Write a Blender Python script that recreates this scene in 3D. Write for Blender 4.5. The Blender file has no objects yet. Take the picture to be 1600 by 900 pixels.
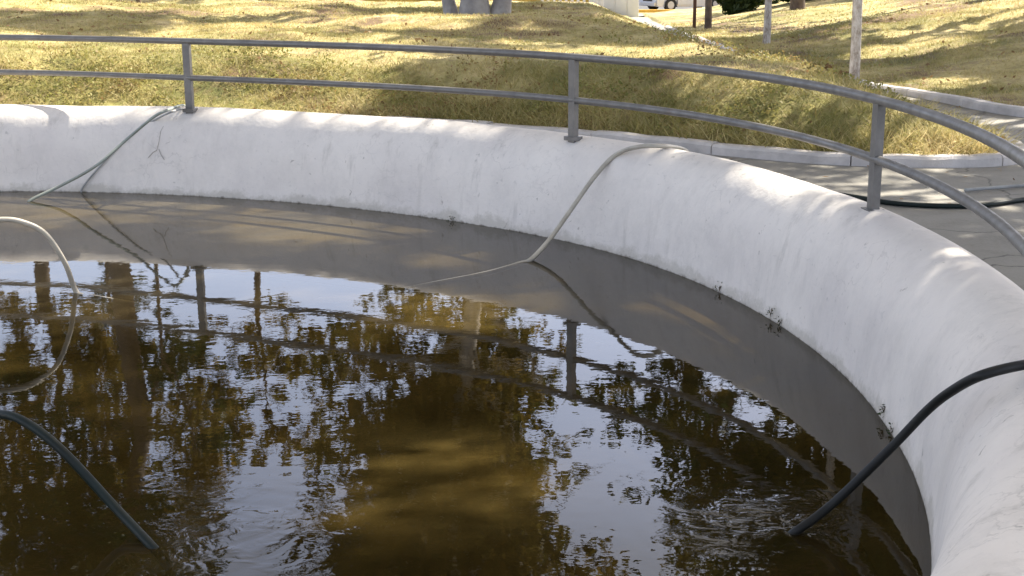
import bpy, math, random
import numpy as np
from mathutils import Vector, Matrix, noise as mnoise
R = math.radians
random.seed(7); rng = np.random.default_rng(11)
scene = bpy.context.scene
col = scene.collection

# ------------------------------------------------------------------ camera
F_PX, PITCH, ROLL, CAM_H = 2165.7, 0.2434, -0.0037, 1.886
cp, sp = math.cos(PITCH), math.sin(PITCH)
fwd = Vector((0, cp, -sp)); up0 = Vector((0, sp, cp)); rt0 = Vector((1, 0, 0))
rt = rt0*math.cos(ROLL) + up0*math.sin(ROLL)
up = -rt0*math.sin(ROLL) + up0*math.cos(ROLL)
cam_d = bpy.data.cameras.new('camera'); cam = bpy.data.objects.new('camera', cam_d); col.objects.link(cam)
cam_d.sensor_width = 36; cam_d.lens = 36*F_PX/1600; cam_d.clip_end = 2000; cam_d.clip_start = .05
m = Matrix((rt, up, -fwd)).transposed().to_4x4(); m.translation = (0, 0, CAM_H)
cam.matrix_world = m
scene.camera = cam

def at(px, py, z=None, Y=None):
    d = fwd + rt*((px-800)/F_PX) + up*((450-py)/F_PX)
    t = (z-CAM_H)/d.z if z is not None else Y/d.y
    return Vector((d.x*t, d.y*t, CAM_H+d.z*t))

# ------------------------------------------------------------------ light
SUN_AZ, SUN_EL = 48.0, 48.0          # azimuth clockwise from +Y (view direction)
world = bpy.data.worlds.new('World'); scene.world = world; world.use_nodes = True
nt = world.node_tree; bg = nt.nodes['Background']
sky = nt.nodes.new('ShaderNodeTexSky'); sky.sky_type = 'NISHITA'; sky.sun_disc = False
sky.sun_elevation = R(SUN_EL); sky.sun_rotation = R(SUN_AZ); sky.dust_density = 3.0; sky.air_density = 1.0; sky.ozone_density = 1.0
hs = nt.nodes.new('ShaderNodeHueSaturation'); hs.inputs['Saturation'].default_value = .55
nt.links.new(sky.outputs[0], hs.inputs['Color'])
# bright thin summer haze low in the sky
tc = nt.nodes.new('ShaderNodeTexCoord'); sxz = nt.nodes.new('ShaderNodeSeparateXYZ'); nt.links.new(tc.outputs['Generated'], sxz.inputs[0])
hr_ = nt.nodes.new('ShaderNodeValToRGB'); nt.links.new(sxz.outputs[2], hr_.inputs[0])
e = hr_.color_ramp.elements; e[0].position = .0; e[0].color = (1, 1, 1, 1); e[1].position = .42; e[1].color = (.88, .885, .87, 1)
x_ = e.new(.2); x_.color = (1, 1, 1, 1); x_ = e.new(.30); x_.color = (1, 1, 1, 1)
mul = nt.nodes.new('ShaderNodeMix'); mul.data_type = 'RGBA'; mul.blend_type = 'MULTIPLY'; mul.inputs[0].default_value = 1; mul.clamp_result = False
hz = nt.nodes.new('ShaderNodeMix'); hz.data_type = 'RGBA'
mrz = nt.nodes.new('ShaderNodeMapRange'); mrz.interpolation_type = 'SMOOTHSTEP'
for i_, v_ in ((1, .34), (2, .52), (3, 1), (4, 0)): mrz.inputs[i_].default_value = v_
nt.links.new(sxz.outputs[2], mrz.inputs[0]); nt.links.new(mrz.outputs[0], hz.inputs[0])
hz.inputs[6].default_value = (.80, .73, .62, 1); hz.inputs[7].default_value = (1.42, 1.46, 1.66, 1)
nt.links.new(hs.outputs[0], mul.inputs[6]); nt.links.new(hz.outputs[2], mul.inputs[7])
nt.nodes.remove(hr_)
nt.links.new(mul.outputs[2], bg.inputs[0]); bg.inputs[1].default_value = 0.128
sun_d = bpy.data.lights.new('sun', 'SUN'); sun_d.energy = 5.0; sun_d.angle = R(0.53); sun_d.color = (1, .93, .80)
sun = bpy.data.objects.new('sun', sun_d); col.objects.link(sun)
sdir = Vector((math.sin(R(SUN_AZ))*math.cos(R(SUN_EL)), math.cos(R(SUN_AZ))*math.cos(R(SUN_EL)), math.sin(R(SUN_EL))))
sun.rotation_euler = sdir.to_track_quat('Z', 'Y').to_euler()
sun.location = (10, 10, 30)
vs = scene.view_settings
vs.view_transform = 'Standard'; vs.look = 'None'; vs.gamma = 1; vs.use_curve_mapping = False
vs.exposure = 1.38
scene.render.resolution_x, scene.render.resolution_y = 1024, 576
scene.render.engine = 'CYCLES'
scene.cycles.max_bounces = 8; scene.cycles.transparent_max_bounces = 8

# ------------------------------------------------------------------ helpers
def tag(o, label=None, cat=None, group=None, kind=None):
    if label: o['label'] = label
    if cat: o['category'] = cat
    if group: o['group'] = group
    if kind: o['kind'] = kind
    return o

def mesh_obj(name, verts, faces, mat, parent=None, smooth=False, uv=None):
    me = bpy.data.meshes.new(name)
    verts = np.asarray(verts, dtype=np.float32).reshape(-1, 3)
    if isinstance(faces, np.ndarray):
        n, k = faces.shape
        me.vertices.add(len(verts)); me.vertices.foreach_set('co', verts.ravel())
        me.loops.add(n*k); me.loops.foreach_set('vertex_index', faces.astype(np.int32).ravel())
        me.polygons.add(n); me.polygons.foreach_set('loop_start', np.arange(0, n*k, k, dtype=np.int32))
        me.update(calc_edges=True)
    else:
        me.from_pydata(verts.tolist(), [], faces); me.update()
    me.polygons.foreach_set('use_smooth', [smooth]*len(me.polygons))
    if mat: me.materials.append(mat)
    o = bpy.data.objects.new(name, me); col.objects.link(o)
    if parent: o.parent = parent
    return o

def empty(name, loc=(0, 0, 0), rz=0):
    o = bpy.data.objects.new(name, None); col.objects.link(o); o.location = loc; o.rotation_euler = (0, 0, rz)
    o.empty_display_size = .1
    return o

class MB:
    def __init__(s): s.v = []; s.f = []
    def add(s, v, f):
        n = len(s.v); s.v += [tuple(p) for p in v]; s.f += [tuple(i+n for i in q) for q in f]; return s
    def box(s, x0, x1, y0, y1, z0, z1, b=0.0):
        if b <= 0:
            v = [(x, y, z) for z in (z0, z1) for x, y in ((x0, y0), (x1, y0), (x1, y1), (x0, y1))]
            return s.add(v, [(3, 2, 1, 0), (4, 5, 6, 7), (0, 1, 5, 4), (1, 2, 6, 5), (2, 3, 7, 6), (3, 0, 4, 7)])
        def ring(i, z): return [(x0+i+b*(1-0), y0+i, z), (x1-i-b, y0+i, z), (x1-i, y0+i+b, z), (x1-i, y1-i-b, z), (x1-i-b, y1-i, z), (x0+i+b, y1-i, z), (x0+i, y1-i-b, z), (x0+i, y0+i+b, z)]
        rs = [ring(b*.7, z0), ring(0, z0+b), ring(0, z1-b), ring(b*.7, z1)]
        v = sum(rs, []); f = [tuple(range(7, -1, -1)), tuple(range(24, 32))]
        for k in range(3):
            for i in range(8): j = (i+1) % 8; f.append((k*8+i, k*8+j, k*8+8+j, k*8+8+i))
        return s.add(v, f)
    def tube(s, pts, r, n=8, cap=True, sq=False):
        pts = [Vector(p) for p in pts]; rr = r if hasattr(r, '__len__') else [r]*len(pts)
        v = []; ref = None
        for i, p in enumerate(pts):
            t = (pts[min(i+1, len(pts)-1)] - pts[max(i-1, 0)]).normalized()
            if ref is None: ref = t.orthogonal().normalized() if abs(t.z) > .9 else Vector((0, 0, 1)).cross(t).normalized()
            ref = (ref - t*ref.dot(t)).normalized(); b = t.cross(ref)
            for k in range(n):
                a = 2*math.pi*k/n + (math.pi/4 if sq else 0)
                v.append(p + (ref*math.cos(a) + b*math.sin(a))*rr[i])
        f = [(i*n+k, i*n+(k+1) % n, (i+1)*n+(k+1) % n, (i+1)*n+k) for i in range(len(pts)-1) for k in range(n)]
        if cap: f += [tuple(range(n-1, -1, -1)), tuple(range((len(pts)-1)*n, len(pts)*n))]
        return s.add(v, f)
    def build(s, name, mat, parent=None, smooth=False): return mesh_obj(name, s.v, s.f, mat, parent, smooth)

def catmull(P, n=8, closed=False):
    P = [Vector(p) for p in P]; out = []
    m_ = len(P) if closed else len(P)-1
    for i in range(m_):
        if closed: a, b, c, d = P[i-1], P[i], P[(i+1) % len(P)], P[(i+2) % len(P)]
        else: a, b, c, d = P[max(i-1, 0)], P[i], P[i+1], P[min(i+2, len(P)-1)]
        for k in range(n):
            t = k/n
            out.append(.5*((2*b)+(c-a)*t+(2*a-5*b+4*c-d)*t*t+(3*b-a-3*c+d)*t**3))
    if not closed: out.append(P[-1])
    return out

# ------------------------------------------------------------------ materials
def mat(name):
    mt = bpy.data.materials.new(name); mt.use_nodes = True
    return mt, mt.node_tree, mt.node_tree.nodes['Principled BSDF']
def N(nt, typ, **kw):
    n = nt.nodes.new(typ)
    for k, v in kw.items():
        if k.startswith('i_'): n.inputs[k[2:].replace('_', ' ')].default_value = v
        else: setattr(n, k, v)
    return n
def pos(nt, scale=(1, 1, 1)):
    g = N(nt, 'ShaderNodeNewGeometry'); mp = N(nt, 'ShaderNodeMapping'); mp.inputs['Scale'].default_value = scale
    nt.links.new(g.outputs['Position'], mp.inputs['Vector']); return mp.outputs[0]
def objpos(nt, scale=(1, 1, 1)):
    g = N(nt, 'ShaderNodeTexCoord'); mp = N(nt, 'ShaderNodeMapping'); mp.inputs['Scale'].default_value = scale
    nt.links.new(g.outputs['Object'], mp.inputs['Vector']); return mp.outputs[0]
def nz(nt, vec, scale, detail=5, rough=.6, dist=0):
    n = N(nt, 'ShaderNodeTexNoise'); n.inputs['Scale'].default_value = scale; n.inputs['Detail'].default_value = detail
    n.inputs['Roughness'].default_value = rough; n.inputs['Distortion'].default_value = dist
    nt.links.new(vec, n.inputs['Vector']); return n.outputs[0]
def ramp(nt, fac, stops):
    r = N(nt, 'ShaderNodeValToRGB'); e = r.color_ramp.elements
    while len(e) > 2: e.remove(e[-1])
    for i, (p, c) in enumerate(stops):
        x = e[i] if i < 2 else e.new(p)
        x.position = p; x.color = (c, c, c, 1) if not hasattr(c, '__len__') else (*c, 1)
    nt.links.new(fac, r.inputs[0]); return r.outputs[0]
def mixc(nt, fac, a, b, mode='MIX'):
    n = N(nt, 'ShaderNodeMix', data_type='RGBA', blend_type=mode)
    for k, v in ((0, fac), (6, a), (7, b)):
        if isinstance(v, (int, float)): n.inputs[k].default_value = v
        elif isinstance(v, tuple): n.inputs[k].default_value = (*v, 1)
        else: nt.links.new(v, n.inputs[k])
    return n.outputs[2]
def math_(nt, op, a, b=None, clamp=False):
    n = N(nt, 'ShaderNodeMath', operation=op, use_clamp=clamp)
    for k, v in ((0, a), (1, b)):
        if v is None: continue
        if isinstance(v, (int, float)): n.inputs[k].default_value = v
        else: nt.links.new(v, n.inputs[k])
    return n.outputs[0]
def bump(nt, h, strength, dist, bs, nrm=None):
    b = N(nt, 'ShaderNodeBump'); b.inputs['Strength'].default_value = strength; b.inputs['Distance'].default_value = dist
    nt.links.new(h, b.inputs['Height'])
    if nrm is not None: nt.links.new(nrm, b.inputs['Normal'])
    if bs is not None: nt.links.new(b.outputs[0], bs.inputs['Normal'])
    return b.outputs[0]

def simple(name, c, rough=.6, metal=0, var=.15, vscale=6, bstr=.0, spec=.5):
    mt, nt, bs = mat(name)
    n = nz(nt, objpos(nt), vscale, 6)
    lo = tuple(x*(1-var) for x in c); hi = tuple(min(1, x*(1+var)) for x in c)
    nt.links.new(ramp(nt, n, [(.3, lo), (.7, hi)]), bs.inputs['Base Color'])
    bs.inputs['Roughness'].default_value = rough; bs.inputs['Metallic'].default_value = metal
    bs.inputs['Specular IOR Level'].default_value = spec
    if bstr: bump(nt, nz(nt, objpos(nt), vscale*5, 5), bstr, .02, bs)
    return mt

# whitewashed wall
M_wall, nt, bs = mat('whitewashed_plaster')
v = pos(nt)
base = ramp(nt, nz(nt, v, 1.3, 6, .65), [(.25, (.62, .575, .545)), (.5, (.71, .662, .612)), (.75, (.77, .72, .66))])
smudge = ramp(nt, nz(nt, pos(nt, (1, 1, .6)), 3.2, 8, .78), [(.47, 0.0), (.72, 1.0)])
c = mixc(nt, math_(nt, 'MULTIPLY', smudge, .32), base, (.42, .40, .375))
specks = ramp(nt, nz(nt, v, 26, 3, .5), [(.66, 0.0), (.74, 1.0)])
blot = ramp(nt, nz(nt, v, 2.1, 3, .5), [(.52, 0.0), (.66, 1.0)])
c = mixc(nt, math_(nt, 'MULTIPLY', math_(nt, 'MULTIPLY', specks, blot), .6), c, (.25, .24, .22))
runs = ramp(nt, nz(nt, pos(nt, (1, 1, .12)), 11, 5, .7), [(.54, 0.0), (.74, 1.0)])
c = mixc(nt, math_(nt, 'MULTIPLY', math_(nt, 'MULTIPLY', runs, ramp(nt, nz(nt, v, 1.0, 3, .5), [(.40, 0.0), (.60, 1.0)])), .5), c, (.36, .335, .30))
scuff = ramp(nt, nz(nt, pos(nt, (1, 1, 2.2)), 8, 7, .8, 1.5), [(.60, 0.0), (.66, 1.0)])
c = mixc(nt, math_(nt, 'MULTIPLY', scuff, .36), c, (.40, .385, .37))
chip = ramp(nt, nz(nt, v, 17, 4, .55, .8), [(.685, 0.0), (.70, 1.0)])
c = mixc(nt, math_(nt, 'MULTIPLY', math_(nt, 'MULTIPLY', chip, ramp(nt, nz(nt, v, 1.7, 2, .5), [(.45, 0.0), (.6, 1.0)])), .75), c, (.33, .30, .27))
# hairline cracks
vo = N(nt, 'ShaderNodeTexVoronoi', feature='DISTANCE_TO_EDGE'); vo.inputs['Scale'].default_value = 1.7
wv = N(nt, 'ShaderNodeVectorMath', operation='ADD'); nn = N(nt, 'ShaderNodeTexNoise'); nn.inputs['Scale'].default_value = 3; nn.inputs['Detail'].default_value = 6
nt.links.new(v, nn.inputs['Vector']); nt.links.new(v, wv.inputs[0]); nt.links.new(nn.outputs[1], wv.inputs[1]); nt.links.new(wv.outputs[0], vo.inputs['Vector'])
crk = ramp(nt, vo.outputs['Distance'], [(.0, 1.0), (.012, 0.0)])
c = mixc(nt, math_(nt, 'MULTIPLY', math_(nt, 'MULTIPLY', crk, ramp(nt, nz(nt, v, 1.1, 3), [(.45, 0.0), (.65, 1.0)])), .28), c, (.25, .23, .21))
sx = N(nt, 'ShaderNodeSeparateXYZ'); g = N(nt, 'ShaderNodeNewGeometry'); nt.links.new(g.outputs['Position'], sx.inputs[0])
edge = math_(nt, 'SUBTRACT', math_(nt, 'MULTIPLY', nz(nt, v, 3.4, 7, .8), .30), .085)
tide = math_(nt, 'MULTIPLY', math_(nt, 'SUBTRACT', edge, sx.outputs[2]), 22, True)
c = mixc(nt, math_(nt, 'MULTIPLY', tide, .55), c, (.40, .37, .31))
tide2 = math_(nt, 'MULTIPLY', math_(nt, 'SUBTRACT', math_(nt, 'SUBTRACT', math_(nt, 'MULTIPLY', nz(nt, v, 16, 5, .8), .075), .028), sx.outputs[2]), 60, True)
c = mixc(nt, math_(nt, 'MULTIPLY', tide2, .8), c, (.12, .10, .075))
nt.links.new(c, bs.inputs['Base Color']); bs.inputs['Roughness'].default_value = .8; bs.inputs['Specular IOR Level'].default_value = .25
b1 = bump(nt, nz(nt, v, 5, 4, .55), .35, .03, None)
bump(nt, nz(nt, v, 38, 5, .6), .35, .004, bs, b1)

# pavement
M_pave, nt, bs = mat('grey_concrete_paving')
v = pos(nt)
c = ramp(nt, nz(nt, v, .8, 8, .7), [(.3, (.20, .185, .155)), (.7, (.28, .262, .225))])
c = mixc(nt, ramp(nt, nz(nt, v, 5, 7, .75), [(.5, 0.0), (.85, .7)]), c, (.10, .09, .075))
c = mixc(nt, ramp(nt, nz(nt, v, 60, 3, .5), [(.4, 0.0), (.8, .4)]), c, (.30, .29, .27))
vo = N(nt, 'ShaderNodeTexVoronoi', feature='DISTANCE_TO_EDGE'); vo.inputs['Scale'].default_value = .55
wv = N(nt, 'ShaderNodeVectorMath', operation='ADD'); nn = N(nt, 'ShaderNodeTexNoise'); nn.inputs['Scale'].default_value = 1.6; nn.inputs['Detail'].default_value = 7
nt.links.new(v, nn.inputs['Vector']); nt.links.new(v, wv.inputs[0]); nt.links.new(nn.outputs[1], wv.inputs[1]); nt.links.new(wv.outputs[0], vo.inputs['Vector'])
c = mixc(nt, ramp(nt, vo.outputs['Distance'], [(.0, .8), (.010, 0.0)]), c, (.05, .045, .04))
nt.links.new(c, bs.inputs['Base Color']); bs.inputs['Roughness'].default_value = .85
bump(nt, nz(nt, v, 45, 5), .3, .006, bs)
M_kerb = simple('whitewashed_kerb', (.53, .49, .455), .85, var=.2, vscale=5, bstr=.4)

# lawn soil + grass
def grass_cols(nt, v):
    n1 = nz(nt, v, .33, 5, .6); n2 = nz(nt, v, 1.5, 6, .7)
    mixn = math_(nt, 'ADD', math_(nt, 'MULTIPLY', n1, .55), math_(nt, 'MULTIPLY', n2, .45))
    return ramp(nt, mixn, [(.36, (.11, .115, .028)), (.44, (.24, .22, .062)), (.53, (.50, .42, .18)), (.63, (.68, .56, .30))])
M_lawn, nt, bs = mat('dry_lawn_soil')
v = pos(nt); c = grass_cols(nt, v)
c = mixc(nt, ramp(nt, nz(nt, v, 9, 6, .7), [(.45, 0.0), (.7, .6)]), c, (.22, .15, .075))
c = mixc(nt, ramp(nt, nz(nt, v, .55, 4, .7), [(.50, 0.0), (.60, .9)]), c, (.17, .10, .055))
nt.links.new(c, bs.inputs['Base Color']); bs.inputs['Roughness'].default_value = .95
bump(nt, nz(nt, v, 14, 6, .7), .8, .05, bs)

def leafy(name, colfn, transl=.35, rough=.6):
    mt, nt, bs = mat(name)
    c = colfn(nt)
    nt.links.new(c, bs.inputs['Base Color']); bs.inputs['Roughness'].default_value = rough; bs.inputs['Specular IOR Level'].default_value = .3
    tr = N(nt, 'ShaderNodeBsdfTranslucent'); nt.links.new(c, tr.inputs[0])
    mx = N(nt, 'ShaderNodeMixShader'); mx.inputs[0].default_value = transl
    out = nt.nodes['Material Output']
    nt.links.new(bs.outputs[0], mx.inputs[1]); nt.links.new(tr.outputs[0], mx.inputs[2]); nt.links.new(mx.outputs[0], out.inputs[0])
    return mt
def rnd_isl(nt): return N(nt, 'ShaderNodeNewGeometry').outputs['Random Per Island']
def blade_col(nt):
    c = grass_cols(nt, pos(nt))
    return mixc(nt, .38, c, ramp(nt, rnd_isl(nt), [(0, (.16, .19, .04)), (.3, (.42, .38, .13)), (.7, (.74, .62, .35)), (1, (.40, .25, .11))]))
M_grass = leafy('grass_blades', blade_col, .35)
def leaf_col(a, b, c_):
    return lambda nt: mixc(nt, .35, ramp(nt, rnd_isl(nt), [(0, a), (.55, b), (1, c_)]), ramp(nt, nz(nt, pos(nt), .9, 4), [(.35, a), (.65, c_)]))
M_leaf = leafy('olive_foliage', leaf_col((.055, .075, .016), (.10, .10, .025), (.19, .14, .035)), .45)
M_leaf2 = leafy('golden_foliage', leaf_col((.09, .09, .02), (.17, .13, .03), (.28, .18, .045)), .5)
M_leafd = leafy('dark_foliage', leaf_col((.02, .04, .012), (.035, .06, .018), (.06, .08, .02)), .25)
M_fallen = leafy('fallen_leaves', leaf_col((.12, .06, .03), (.25, .14, .06), (.40, .26, .12)), .2)
M_bark = simple('brown_bark', (.13, .095, .07), .9, var=.45, vscale=7, bstr=.8)
M_barkg = simple('grey_bark', (.34, .31, .285), .9, var=.35, vscale=4, bstr=.8)
M_lime, nt, bs = mat('limewashed_bark')
c = ramp(nt, nz(nt, objpos(nt, (1, 1, .45)), 14, 7, .8), [(.36, (.16, .12, .09)), (.48, (.42, .37, .32)), (.60, (.60, .56, .52))])
nt.links.new(c, bs.inputs['Base Color']); bs.inputs['Roughness'].default_value = .9
bump(nt, nz(nt, objpos(nt), 30, 5), .6, .02, bs)

# steel
M_steel, nt, bs = mat('weathered_galvanised_steel')
v = pos(nt)
c = ramp(nt, nz(nt, v, 9, 7, .7), [(.3, (.14, .133, .125)), (.6, (.20, .19, .178)), (.8, (.26, .245, .23))])
c = mixc(nt, ramp(nt, nz(nt, v, 4, 6, .8), [(.6, 0.0), (.75, .6)]), c, (.16, .11, .08))
nt.links.new(c, bs.inputs['Base Color']); bs.inputs['Metallic'].default_value = .45
nt.links.new(ramp(nt, nz(nt, v, 12, 5), [(.3, .38), (.7, .62)]), bs.inputs['Roughness'])

# hoses
M_hose_green = simple('dark_green_rubber', (.004, .011, .010), .55, var=.4, vscale=9, spec=.3)
M_hose_black = simple('black_rubber', (.008, .009, .009), .55, var=.5, vscale=9, spec=.3)
M_hose_beige = simple('yellowed_clear_hose', (.40, .365, .30), .45, var=.22, vscale=7)
M_hose_sage = simple('grey_green_hose', (.24, .265, .235), .5, var=.22, vscale=7)
M_hose_grey = simple('grey_hose', (.30, .30, .29), .6, var=.25, vscale=7)

# water: a thin clear film over murky scattering water
WP1 = at(1195, 812, z=0); WP2 = at(330, 850, z=0); WP3 = at(120, 470, z=0)
M_water, nt, bs = mat('murky_pool_water')
v = pos(nt)
murk = ramp(nt, nz(nt, v, .8, 4, .55), [(.35, (.022, .016, .005)), (.65, (.055, .036, .009))])
silt = ramp(nt, nz(nt, v, 2.2, 5, .65), [(.5, 0.0), (.75, .5)])
murk = mixc(nt, silt, murk, (.085, .058, .018))
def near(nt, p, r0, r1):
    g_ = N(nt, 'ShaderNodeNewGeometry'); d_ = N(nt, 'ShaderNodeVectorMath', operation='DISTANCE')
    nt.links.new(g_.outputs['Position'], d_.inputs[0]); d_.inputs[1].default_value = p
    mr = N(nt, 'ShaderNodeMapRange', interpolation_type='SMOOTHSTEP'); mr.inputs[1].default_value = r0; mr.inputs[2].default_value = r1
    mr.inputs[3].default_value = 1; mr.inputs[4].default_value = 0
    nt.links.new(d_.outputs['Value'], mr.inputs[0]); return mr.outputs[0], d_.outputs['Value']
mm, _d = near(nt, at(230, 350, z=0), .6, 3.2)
murk = mixc(nt, math_(nt, 'MULTIPLY', mm, ramp(nt, nz(nt, v, 1.1, 4, .6), [(.3, .35), (.7, .85)])), murk, (.21, .175, .11))  # paler silty murk at far left, also brightening the reflection band by colour
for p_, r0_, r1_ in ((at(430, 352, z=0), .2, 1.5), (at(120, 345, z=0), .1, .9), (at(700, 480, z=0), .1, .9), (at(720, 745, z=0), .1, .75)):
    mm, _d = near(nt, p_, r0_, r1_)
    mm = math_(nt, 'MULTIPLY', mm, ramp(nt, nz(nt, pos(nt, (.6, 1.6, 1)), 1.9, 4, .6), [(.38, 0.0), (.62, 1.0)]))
    murk = mixc(nt, mm, murk, (.15, .105, .032))  # sunlit golden patches of the murk, painted into its colour
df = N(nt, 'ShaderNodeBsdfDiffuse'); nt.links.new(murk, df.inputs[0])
tp = N(nt, 'ShaderNodeBsdfTransparent'); tp.inputs[0].default_value = (.55, .5, .35, 1)
inner = N(nt, 'ShaderNodeMixShader'); inner.inputs[0].default_value = .5
nt.links.new(df.outputs[0], inner.inputs[1]); nt.links.new(tp.outputs[0], inner.inputs[2])
gl = N(nt, 'ShaderNodeBsdfGlossy'); gl.inputs['Roughness'].default_value = .012
fr = N(nt, 'ShaderNodeFresnel'); fr.inputs['IOR'].default_value = 1.46
mx = N(nt, 'ShaderNodeMixShader'); nt.links.new(inner.outputs[0], mx.inputs[1]); nt.links.new(gl.outputs[0], mx.inputs[2])
nt.links.new(fr.outputs[0], mx.inputs[0]); nt.links.new(mx.outputs[0], nt.nodes['Material Output'].inputs[0])
h = math_(nt, 'MULTIPLY', nz(nt, pos(nt, (1, 1.3, 1)), 7, 3, .5), .00038)
h = math_(nt, 'ADD', h, math_(nt, 'MULTIPLY', nz(nt, v, 1.6, 2, .5), .0010))
h = math_(nt, 'ADD', h, math_(nt, 'MULTIPLY', nz(nt, v, 30, 2, .5), .00003))
m1, d1 = near(nt, WP1, .02, .40)
m1 = math_(nt, 'MULTIPLY', m1, ramp(nt, nz(nt, v, 5, 3, .6, .6), [(.42, 0.0), (.62, 1.0)]))
h = math_(nt, 'ADD', h, math_(nt, 'MULTIPLY', math_(nt, 'MULTIPLY', nz(nt, pos(nt, (.7, 1.4, 1)), 17, 2, .5, .8), m1), .0075))
m2, d2 = near(nt, WP2, .1, .75)
m2 = math_(nt, 'MULTIPLY', m2, ramp(nt, nz(nt, v, 3.2, 3, .6, .6), [(.40, 0.0), (.65, 1.0)]))
h = math_(nt, 'ADD', h, math_(nt, 'MULTIPLY', math_(nt, 'MULTIPLY', nz(nt, v, 11, 3, .5, 1.2), m2), .0028))
for d_, m_, k_, a_ in ((d1, near(nt, WP1, .1, .8)[0], 70, .00007), (d2, near(nt, WP2, .3, 1.0)[0], 60, .00008)):
    wob = math_(nt, 'ADD', math_(nt, 'MULTIPLY', d_, k_), math_(nt, 'MULTIPLY', nz(nt, v, 4, 2), 7))
    h = math_(nt, 'ADD', h, math_(nt, 'MULTIPLY', math_(nt, 'MULTIPLY', math_(nt, 'SINE', wob), m_), a_))
bb = bump(nt, h, 1.0, 1.0, None)
for nd in (gl, fr, ): nt.links.new(bb, nd.inputs['Normal'])

# ------------------------------------------------------------------ terrain functions
CX, CY = -3.744, 5.513
def g_base(Y): return np.interp(Y, [-60, 24, 30, 40, 55, 68, 75, 200, 900], [.27, .27, .12, -.30, -.88, -1.38, -1.41, -1.41, -1.41])
def sstep(x): x = np.clip(x, 0, 1); return x*x*(3-2*x)
arc = [(CX+7.58*math.cos(R(a)), CY+7.58*math.sin(R(a))) for a in range(230, 52, -8)]
tipL = [(1.25, 11.19), (2.2, 10.48), (2.75, 10.27), (3.24, 10.21), (3.62, 10.28), (3.86, 10.5), (3.98, 10.95), (4.0, 11.6), (3.95, 13), (3.8, 15), (3.5, 17), (3.1, 19), (2.9, 22), (2.95, 28), (3.35, 36), (4.2, 50), (5, 64)]
edgeL = [tuple(p[:2]) for p in catmull([(x, y, 0) for x, y in arc+tipL], 5)]
edgeR = [tuple(p[:2]) for p in catmull([(x, y, 0) for x, y in [(30, 8.5), (14, 10.2), (8, 11.2), (5.9, 12.1), (4.89, 13.22), (4.50, 14.6), (4.15, 15.9), (3.93, 17.6), (3.6, 19.5), (3.3, 22), (3.25, 28), (3.85, 36), (4.9, 50), (6, 64)]], 5)]
polyL = edgeL + [(-70, 64), (-70, -20)]
polyR = edgeR + [(70, 64), (70, 8)]
def sdist(poly, x, y):
    P = np.array(poly); A = P; B = np.roll(P, -1, 0)
    d = np.full(x.shape, 1e9); ins = np.zeros(x.shape, bool)
    for (ax, ay), (bx, by) in zip(A, B):
        ex, ey = bx-ax, by-ay; L = ex*ex+ey*ey+1e-12
        t = np.clip(((x-ax)*ex+(y-ay)*ey)/L, 0, 1)
        d = np.minimum(d, np.hypot(x-ax-t*ex, y-ay-t*ey))
        c_ = ((ay > y) != (by > y)) & (x < (bx-ax)*(y-ay)/((by-ay) if abs(by-ay) > 1e-12 else 1e-12)+ax)
        ins ^= c_
    return np.where(ins, d, -d)
def vnoise(x, y, s, seed=0):
    x = x*s+seed*17.3; y = y*s+seed*9.1
    out = 0; a = 1
    for o in range(4):
        out = out + a*(np.sin(x*1.7+1.3*np.sin(y*1.1+o))*np.cos(y*1.9+1.7*np.sin(x*.8+2*o)))
        x, y = x*1.9+y*.6+3.1, y*1.9-x*.6+1.7; a *= .5
    return out/1.9
def lawn_h(x, y):
    dl = sdist(polyL, x, y); dr = sdist(polyR, x, y); d = np.maximum(dl, dr)
    g0 = g_base(y)
    hl = .44*sstep(dl/1.5)+.17*sstep((-x-3)/6)*sstep(dl/4) + .19*sstep(dl/2.5)*vnoise(x, y, .42, 1)
    hr = .66*sstep(dr/6.5)+.15*sstep(dr/2)*vnoise(x, y, .33, 2)
    hh = np.where(dl > dr, hl, hr)
    hh = hh + .032*vnoise(x, y, 1.9, 3)*sstep(d/.6)
    z = g0 + np.where(d > 0, .05+hh, -.06)
    z = np.where(y > 63.5, g0-.02, z)
    return z, d

def grid(xs, ys):
    X, Y = np.meshgrid(xs, ys); nx, ny = len(xs), len(ys)
    idx = np.arange(nx*ny).reshape(ny, nx)
    f = np.stack([idx[:-1, :-1], idx[:-1, 1:], idx[1:, 1:], idx[1:, :-1]], -1).reshape(-1, 4)
    return X.ravel(), Y.ravel(), f
xs = np.unique(np.concatenate([np.linspace(-900, -60, 12), np.linspace(-60, -10, 40), np.arange(-10, 8, .09), np.linspace(8, 20, 40), np.linspace(20, 60, 30), np.linspace(60, 900, 12)]).round(3))
ys = np.unique(np.concatenate([np.linspace(-900, -40, 10), np.linspace(-40, 9.4, 60), np.arange(9.5, 28, .09), np.linspace(28, 64, 80), np.linspace(64, 120, 20), np.linspace(120, 1200, 12)]).round(3))
X, Y, f = grid(xs, ys)
Z, D = lawn_h(X, Y)
r_ = np.hypot(X-CX, Y-CY)
keep = (r_[f].min(1) > 5.62)
ground = mesh_obj('ground', np.stack([X, Y, Z], -1), f[keep], M_lawn, smooth=True); tag(ground, kind='structure')

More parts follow.
